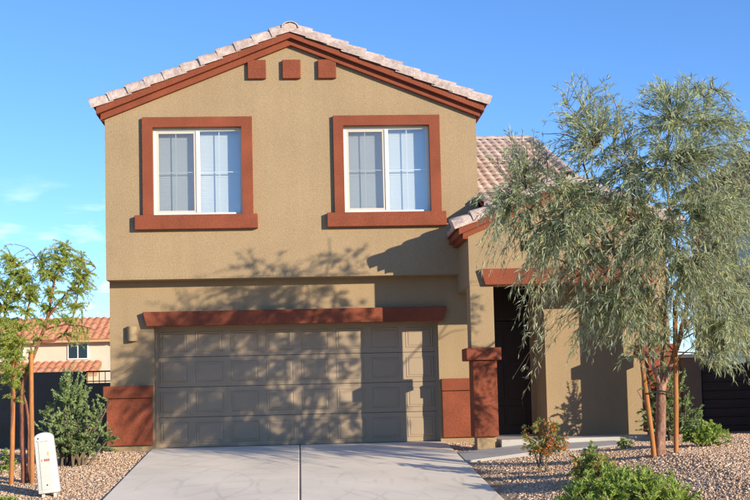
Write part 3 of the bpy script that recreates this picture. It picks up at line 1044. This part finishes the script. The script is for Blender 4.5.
def stake(name, p0, p1, r, label):
    p0, p1 = Vector(p0), Vector(p1)
    o = B().tube([p0, p0.lerp(p1, .33) + Vector((.004, 0, 0)), p0.lerp(p1, .66), p1], [r * 1.02, r, r * .98, r * .96], n=10).build(name, STAKE, None, smooth=True)
    tag(o, label, 'stake')
    return o


# ---- willow-leaved tree by the porch
TY = -5.2


def tp(x, y, dy=0.0):
    return np.array(onY(x, y, TY + dy))


wt = empty('willow_tree', tuple(tp(661, 456))); tag(wt, 'airy tree with narrow grey green drooping leaves in front of the porch', 'tree')
b = B()
base = tp(660, 455); base[2] = float(gz(base[0], base[1])) - .08
trunk_c = limb(b, [base, tp(660, 430), tp(661, 405), tp(662, 384)], .080, .060, n=12, m_=9, wob=.004)
b.build('trunk', BARK_R, wt, smooth=True)
b = B()
pts = []
LIMBS = [
    ([(662, 388), (672, 362), (684, 328), (690, 290)], 0, .052, .034),
    ([(661, 388), (653, 364), (650, 340), (640, 300)], .1, .045, .030),
    ([(662, 386), (664, 350), (667, 300), (665, 250)], .25, .034, .024),
    ([(690, 290), (700, 240), (708, 180), (700, 110)], .0, .04, .012),
    ([(690, 292), (716, 250), (732, 205), (742, 160)], -.3, .038, .012),
    ([(684, 328), (712, 298), (738, 272), (755, 262)], .3, .036, .012),
    ([(688, 300), (676, 240), (664, 170), (672, 105)], -.6, .036, .011),
    ([(640, 300), (610, 250), (590, 190), (578, 120)], .1, .036, .011),
    ([(640, 302), (600, 265), (555, 225), (512, 200)], -.4, .034, .010),
    ([(645, 318), (610, 290), (570, 262), (530, 250)], .5, .032, .010),
    ([(665, 252), (640, 200), (630, 150), (612, 95)], .5, .032, .010),
    ([(650, 330), (640, 280), (628, 220), (640, 160)], -.8, .034, .011),
    ([(690, 300), (720, 270), (738, 240), (745, 190)], .9, .032, .011),
    ([(610, 250), (580, 210), (555, 182), (538, 168)], .3, .022, .008),
]
for (pl, dy, r0, r1) in LIMBS:
    n_ = len(pl)
    q = [tp(x, y, dy * i / (n_ - 1) * 1.4 if r0 < .033 else dy * i / (n_ - 1)) for i, (x, y) in enumerate(pl)]
    c = limb(b, q, r0 * (.72 if r0 < .05 else 1), r1 * .7, n=7, m_=9, wob=.012)
    pts.append(c[2:])
allp = np.concatenate(pts)
for _ in range(110):                             # finer branches fill the crown
    p_0 = allp[rng.integers(0, len(allp))]
    d_ = np.clip(rng.normal(size=3), -1.3, 1.3) * np.array([.38, .32, .25]) + np.array([0, -.05, .12])
    pts.append(limb(b, [p_0, p_0 + d_ * .5 + np.array([0, 0, .08]), p_0 + d_], .011, .004, n=5, m_=6, wob=.008))
b.build('limb', BARK_R, wt, smooth=True)
pts = np.concatenate(pts)
blobs = [  # x, y, rx, ry, depth, share
    (600, 165, 66, 66, .8, 270), (660, 140, 50, 60, .8, 200), (705, 150, 60, 62, .9, 270), (745, 185, 40, 60, .9, 180), (560, 205, 55, 48, .7, 200),
    (640, 215, 72, 52, 1.0, 380), (720, 235, 60, 58, 1.0, 330), (595, 262, 62, 42, .8, 270), (655, 290, 62, 46, .9, 290),
    (728, 300, 48, 52, .9, 290), (530, 285, 28, 38, .4, 70), (590, 318, 32, 28, .4, 80), (640, 328, 34, 26, .4, 70), (722, 338, 32, 28, .5, 100), (748, 325, 22, 36, .5, 40),
    (512, 205, 46, 36, .5, 120), (522, 152, 40, 26, .5, 80), (500, 240, 34, 26, .4, 36), (545, 235, 40, 40, .5, 70), (588, 108, 44, 36, .7, 105), (690, 102, 50, 30, .7, 110), (745, 130, 26, 28, .6, 50)]
ends = []
for (x, y, rx, ry, dp, sh) in blobs:
    for _ in range(int(sh * (.76 if x < 600 else .88))):
        u = rng.normal(size=3); u /= np.linalg.norm(u); u *= rng.random() ** .38
        ends.append(tp(x + u[0] * rx, y + u[1] * ry, u[2] * dp * 1.4 - (.1 if y >= 300 else .95 if x > 690 else .6)))
ends = np.array(ends)
dr_ = np.clip(.55 - .75 * (ends[:, 2] - 2.2) / 3.2, -.15, .6)[:, None]
crown('crown', wt, pts, ends, 22, (.075, .135), (.010, .016), LEAF_A, arch=.15, droop=dr_, spread=.55, start=.25, twig=(.0045, .0015))
print('willow leaves', len(ends) * 62)
for (x0, y0, x1, y1, lab) in ((655, 458, 640, 346, 'leaning round wooden stake left of the willow-leaved tree trunk'), (676, 456, 675, 300, 'upright round wooden stake right of the willow-leaved tree trunk')):
    a, c = tp(x0, y0, -.05), tp(x1, y1, -.05)
    a[2] = float(gz(a[0], a[1])) - .1
    stake('tree_stake', a, c, .033, lab)
tr_ = B().tube([tuple(tp(646, 394, -.09)), tuple(tp(661, 391, -.13)), tuple(tp(672, 393, -.09))], .012, n=6).build('tie_strap', TAPE)
tag(tr_, 'dark strap tying the willow-leaved trunk to its stakes', 'strap')

# ---- feathery young tree at the left
LY = -3.4


def lp(x, y, dy=0.0):
    return np.array(onY(x, y, LY + dy))


ft = empty('feathery_tree', tuple(lp(24, 487))); tag(ft, 'slender young tree with feathery yellow green leaves and red brown stems', 'tree')
b = B()
pts = []


def lroot(x):
    p = lp(x, 480)
    p[2] = float(gz(p[0], p[1])) - .06
    return p


stems = [([None, (22, 430), (20, 400), (26, 370), (40, 342), (48, 318), (55, 278)], 24, 0, .045, .018),
         ([None, (29, 440), (28, 405), (18, 385), (8, 345), (4, 310)], 29, .12, .028, .014),
         ([None, (12, 420), (13, 380), (20, 340), (30, 300)], 11, -.15, .026, .013)]
for (pl, x0, dy, r0, r1) in stems:
    q = [lroot(x0) if p is None else lp(p[0], p[1], dy) for p in pl]
    c = limb(b, q, r0, r1, n=8, m_=14, wob=.006)
    pts.append(c[6:])
b.build('trunk', BARK_L, ft, smooth=True)
b = B()
for (pl, dy, r0, r1) in (
        ([(40, 342), (58, 348), (70, 335), (78, 300), (82, 262)], .2, .02, .007),
        ([(48, 318), (60, 300), (80, 280), (96, 268)], -.2, .016, .006),
        ([(55, 280), (62, 260), (66, 246)], 0, .014, .005),
        ([(55, 285), (40, 262), (28, 248)], .3, .014, .005),
        ([(30, 300), (22, 275), (14, 262)], 0, .014, .005),
        ([(4, 310), (-12, 280), (-20, 250)], 0, .014, .005),
        ([(30, 300), (8, 292), (-15, 290)], -.3, .014, .005),
        ([(26, 370), (10, 350), (-10, 340)], .2, .014, .005),
        ([(45, 330), (70, 322), (95, 330)], -.3, .013, .005)):
    q = [lp(x, y, dy * i / (len(pl) - 1)) for i, (x, y) in enumerate(pl)]
    pts.append(limb(b, q, r0, r1, n=6, m_=8, wob=.008)[2:])
b.build('limb', BARK_L, ft, smooth=True)
pts = np.concatenate(pts)
ends = []
for (x, y, rx, ry, dp, sh) in ((62, 262, 30, 20, .5, 102), (30, 285, 35, 26, .6, 127), (80, 285, 20, 26, .4, 61), (8, 275, 26, 30, .5, 102), (60, 310, 30, 20, .5, 57), (10, 335, 30, 30, .5, 119), (-15, 310, 30, 60, .6, 102), (75, 338, 20, 10, .4, 14), (10, 372, 24, 16, .5, 26), (3, 255, 10, 16, .3, 14), (10, 355, 26, 30, .5, 80), (38, 300, 34, 40, .5, 70), (0, 310, 20, 50, .5, 60), (62, 252, 24, 14, .4, 20), (14, 392, 16, 14, .4, 14)):
    for _ in range(sh * 2):
        u = rng.normal(size=3); u /= np.linalg.norm(u); u *= rng.random() ** .5
        ends.append(lp(x + u[0] * rx, y + u[1] * ry, u[2] * dp))
ends = np.array(ends)
crown('crown', ft, pts, ends, 50, (.02, .045), (.006, .011), LEAF_M, arch=.2, droop=.12, spread=.9, start=.1, twig=(.005, .0015))
for (x0, y0, x1, y1, lab) in ((11, 487, 14, 355, 'leaning wooden stake of the feathery young tree, farther from the white pedestal'), (32, 485, 31, 352, 'upright wooden stake of the feathery young tree, next to the white pedestal')):
    a, c = lp(x0, y0, -.12), lp(x1, y1, -.12)
    a[2] = float(gz(a[0], a[1])) - .1
    stake('tree_stake', a, c, .034, lab)


# ---- shrubs
def shrub(name, X, Y, rx, ry, h, stems, per, ln, wd, leafm, label, arch=.25, droop=.05, spread=.6, start=.15, low=.15, flower=None, seedtop=None, power=.5, shape='dome'):
    z0 = float(gz(X, Y)) if not (Y > -1.6 and 3.2 < X < 6.1) else .0
    root = empty(name, (X, Y, z0)); tag(root, label, 'shrub')
    u = rng.normal(size=(stems, 3)); u[:, 2] = np.abs(u[:, 2]) * 1.1; u = unit(u) * rng.random((stems, 1)) ** power
    E = np.stack([X + u[:, 0] * rx, Y + u[:, 1] * ry, z0 + low * h + u[:, 2] * h * (1 - low)], -1)
    if shape == 'cone':
        fr = (E[:, 2] - z0) / h
        k = 1.1 - .62 * fr
        E[:, 0] = X + (E[:, 0] - X) * k; E[:, 1] = Y + (E[:, 1] - Y) * k
    nb = max(5, stems // 14)
    base = np.stack([X + rng.normal(0, rx * .13, nb), Y + rng.normal(0, ry * .13, nb), np.full(nb, z0 + .02)], -1)
    mids = base + (np.stack([rng.normal(0, rx * .28, nb), rng.normal(0, ry * .28, nb), rng.uniform(.25, .65, nb) * h], -1))
    bb = B()
    P = []
    for i in range(nb):
        P.append(limb(bb, [base[i] - np.array([0, 0, .06]), (base[i] + mids[i]) / 2, mids[i]], .010 + .008 * h, .005, n=5, m_=5, wob=.006))
    bb.build('stem', TWIG, root)
    P = np.concatenate(P)
    extra = None
    ob = crown('foliage', root, P, E, per, ln, wd, leafm, arch=arch, droop=droop, spread=spread, start=start, twig=(.004, .0015))
    if flower:
        fm, nf, fl, fw_, fz = flower
        sel = E[rng.integers(0, len(E), nf)]
        sel = sel[(sel[:, 2] - z0) > fz * h]
        PP_ = np.repeat(sel, 14, 0) + rng.normal(0, .025, (len(sel) * 14, 3))
        v_, f_ = leaf_blades(PP_, rng.normal(size=PP_.shape), rng.uniform(.7 * fl, 1.3 * fl, len(PP_)), rng.uniform(.7 * fw_, 1.3 * fw_, len(PP_)))
        o2 = np_mesh('blossom', v_, f_, fm, root, rnd=rng.random(len(f_)))
        tag(o2, kind='stuff')
    return root


def at(px, py, Y):
    p = onY(px, py, Y)
    return p.x


# big grey-green bush at the left corner of the house
shrub('sage_bush', at(73, 450, -1.7), -1.7, .76, .66, 1.55, 520, 70, (.03, .055), (.011, .018), LEAF_S,
      'tall grey green bush beside the rust red wainscot of the garage corner', arch=.1, droop=-.25, spread=.55, low=.10, power=.55, shape='cone')
# bush behind the willow-leaved tree
shrub('sage_bush', at(672, 445, -1.9), -1.9, .62, .4, 1.5, 260, 60, (.03, .055), (.012, .02), LEAF_S,
      'tall loose green bush right behind the staked tree trunk by the porch', arch=.1, droop=-.25, spread=.55, low=.08, power=.6, shape='cone')
shrub('low_shrub', at(707, 458, -4.4), -4.4, .38, .34, .36, 150, 60, (.03, .05), (.012, .02), LEAF_G,
      'low bright green shrub right of the staked tree on gravel', arch=.2, droop=-.1)
# little shrub with orange berries before the porch
shrub('nandina_shrub', at(544, 456, -4.6), -4.6, .36, .28, .84, 75, 30, (.04, .08), (.010, .017), LEAF_N,
      'small upright shrub with orange red berries in front of the porch', arch=.35, droop=.15, spread=.6, start=.45, low=.32, flower=(LEAF_O, 34, .036, .026, .3))
# mixed shrub in the middle
shrub('mixed_shrub', at(594, 466, -6.3), -6.3, .40, .36, .44, 200, 50, (.028, .055), (.010, .017), LEAF_N,
      'rounded shrub with green and reddish leaves beside the porch path', arch=.2, droop=-.1, low=.05)
shrub('sage_bush', at(592, 450, -5.6), -5.6, .22, .2, .42, 70, 50, (.03, .05), (.012, .02), LEAF_S,
      'small grey green shrub behind the reddish shrub by the path', arch=.1, droop=-.2, shape='cone')
# bright green mound in the foreground
shrub('mound_shrub', at(628, 506, -8.5), -8.5, .90, .62, .62, 800, 54, (.035, .065), (.008, .014), LEAF_G,
      'wide bright green mounding ground cover with dry twigs at the bottom', arch=.2, droop=-.25, spread=.5, low=.02, power=.4, flower=(LEAF_D, 60, .05, .010, .0))
# low weeds
shrub('low_shrub', at(625, 445, -3.4), -3.4, .18, .15, .16, 30, 30, (.02, .04), (.008, .014), LEAF_G,
      'tiny green weed between porch path and staked tree', arch=.2)
shrub('low_shrub', at(-2, 478, -2.6), -2.6, .3, .25, .45, 60, 50, (.03, .05), (.01, .018), LEAF_G,
      'low green shrub behind the feathery tree stems', arch=.2)
shrub('low_shrub', at(8, 496, -5.2), -5.2, .22, .2, .10, 40, 30, (.02, .04), (.008, .014), LEAF_G,
      'flat green weed on the gravel under the feathery tree', arch=.2)


# ------------------------------------------------------------------ utility pedestal
UX, UY = onY(50, 494, -4.7).x, -4.7
uz = float(gz(UX, UY))
up_ = empty('utility_pedestal', (UX, UY, uz)); tag(up_, 'leaning white plastic utility pedestal on gravel beside the feathery tree', 'utility box')


def ped(name, bld, mat, par=None, smooth=False):
    """shapes are drawn upright around the foot, then leaned over with the pedestal"""
    mt_ = Matrix.Translation((UX, UY, uz)) @ Matrix.Rotation(math.radians(-5.5), 4, 'Y') @ Matrix.Rotation(math.radians(8), 4, 'Z')
    bmesh.ops.transform(bld.bm, matrix=mt_, verts=bld.bm.verts)
    return bld.build(name, mat, par, smooth)


hw, th = .125, .86
arc = [(hw * math.cos(t), th - .07 + .07 * math.sin(t)) for t in np.linspace(0, math.pi, 13)]
bd = ped('cover', B().prism([(-hw - .012, .05), (hw + .02, .05)] + arc, -.10, .12, bevel=.016), PLASTIC, up_, True)
ped('recess_panel', B().prism([(-.085, .10), (.065, .10), (.055, th - .12), (-.075, th - .12)], -.108, -.099, bevel=.004), PLASTIC_G, bd)
ped('rim', B().box(-.088, .062, -.116, -.1005, th - .118, th - .100, .004), PLASTIC, bd)
for i, x in enumerate((-.055, -.02, .005, .03)):
    ped('label_mark', B().box(x, x + (.008 if i == 0 else .019), -.1105, -.1085, .475, .507), LABELRED, bd)
ped('warning_sticker', B().box(.03, .05, -.1105, -.1085, .55, .60), surf('sticker_yellow', (.60, .45, .16), bump=0), bd)
ped('screw', B().tube([(-.07, -.10, th - .075), (-.07, -.108, th - .075)], .010), IRON, bd)
ped('screw', B().tube([(-.01, -.10, .16), (-.01, -.112, .16)], .010), IRON, bd)
for x in (-.08, .07):
    ped('foot_stake', B().box(x - .02, x + .02, -.05, .05, -.12, .06, .004), PLASTIC_G, up_)


# ------------------------------------------------------------------ unseen houses behind the viewer, added to block low sky light
def sky_blocker(X, Y, wd, dp, h, wall, label):
    r = empty('sky_block_house', (X, Y, -.7)); tag(r, label, 'house', 'added sky-blocking houses')
    x0, x1 = X - wd / 2, X + wd / 2
    B().box(x0, x1, Y - dp, Y, -.8, h).build('wall', wall, r)
    B().prism([(x0 - .4, h), (x1 + .4, h), (X, h + wd * .2)], Y - dp - .4, Y + .4).build('roof', TILE_D, r)
    B().box(X - wd * .35, X + wd * .1, Y + .001, Y + .05, -.75, 1.4, .01).build('garage_door', WHITE, r)
    for q in (-.3, .22):
        w_ = B().box(X + wd * q, X + wd * q + 1.5, Y + .001, Y + .06, h - 2.2, h - .8, .01).build('window', WHITE, r)
        B().box(X + wd * q + .08, X + wd * q + 1.42, Y + .061, Y + .07, h - 2.12, h - .88).build('pane', GLASS_D, w_)


BROWN = surf('blocker_stucco', (.30, .22, .15))
sky_blocker(-14, -44, 11, 12, 5.4, BROWN, 'unseen brown gabled house added over the road to block low sky, the one facing the white pedestal side')
sky_blocker(0, -44, 11, 12, 5.6, CREAM, 'unseen cream gabled house added over the road to block low sky, straight across from the garage')
sky_blocker(14, -44, 11, 12, 5.4, STUCCO, 'unseen tan gabled house added over the road to block low sky, between the cream and the low brown ones')
sky_blocker(28, -44, 11, 12, 5.0, BROWN, 'unseen low brown gabled house added over the road to block low sky, past the tan one')
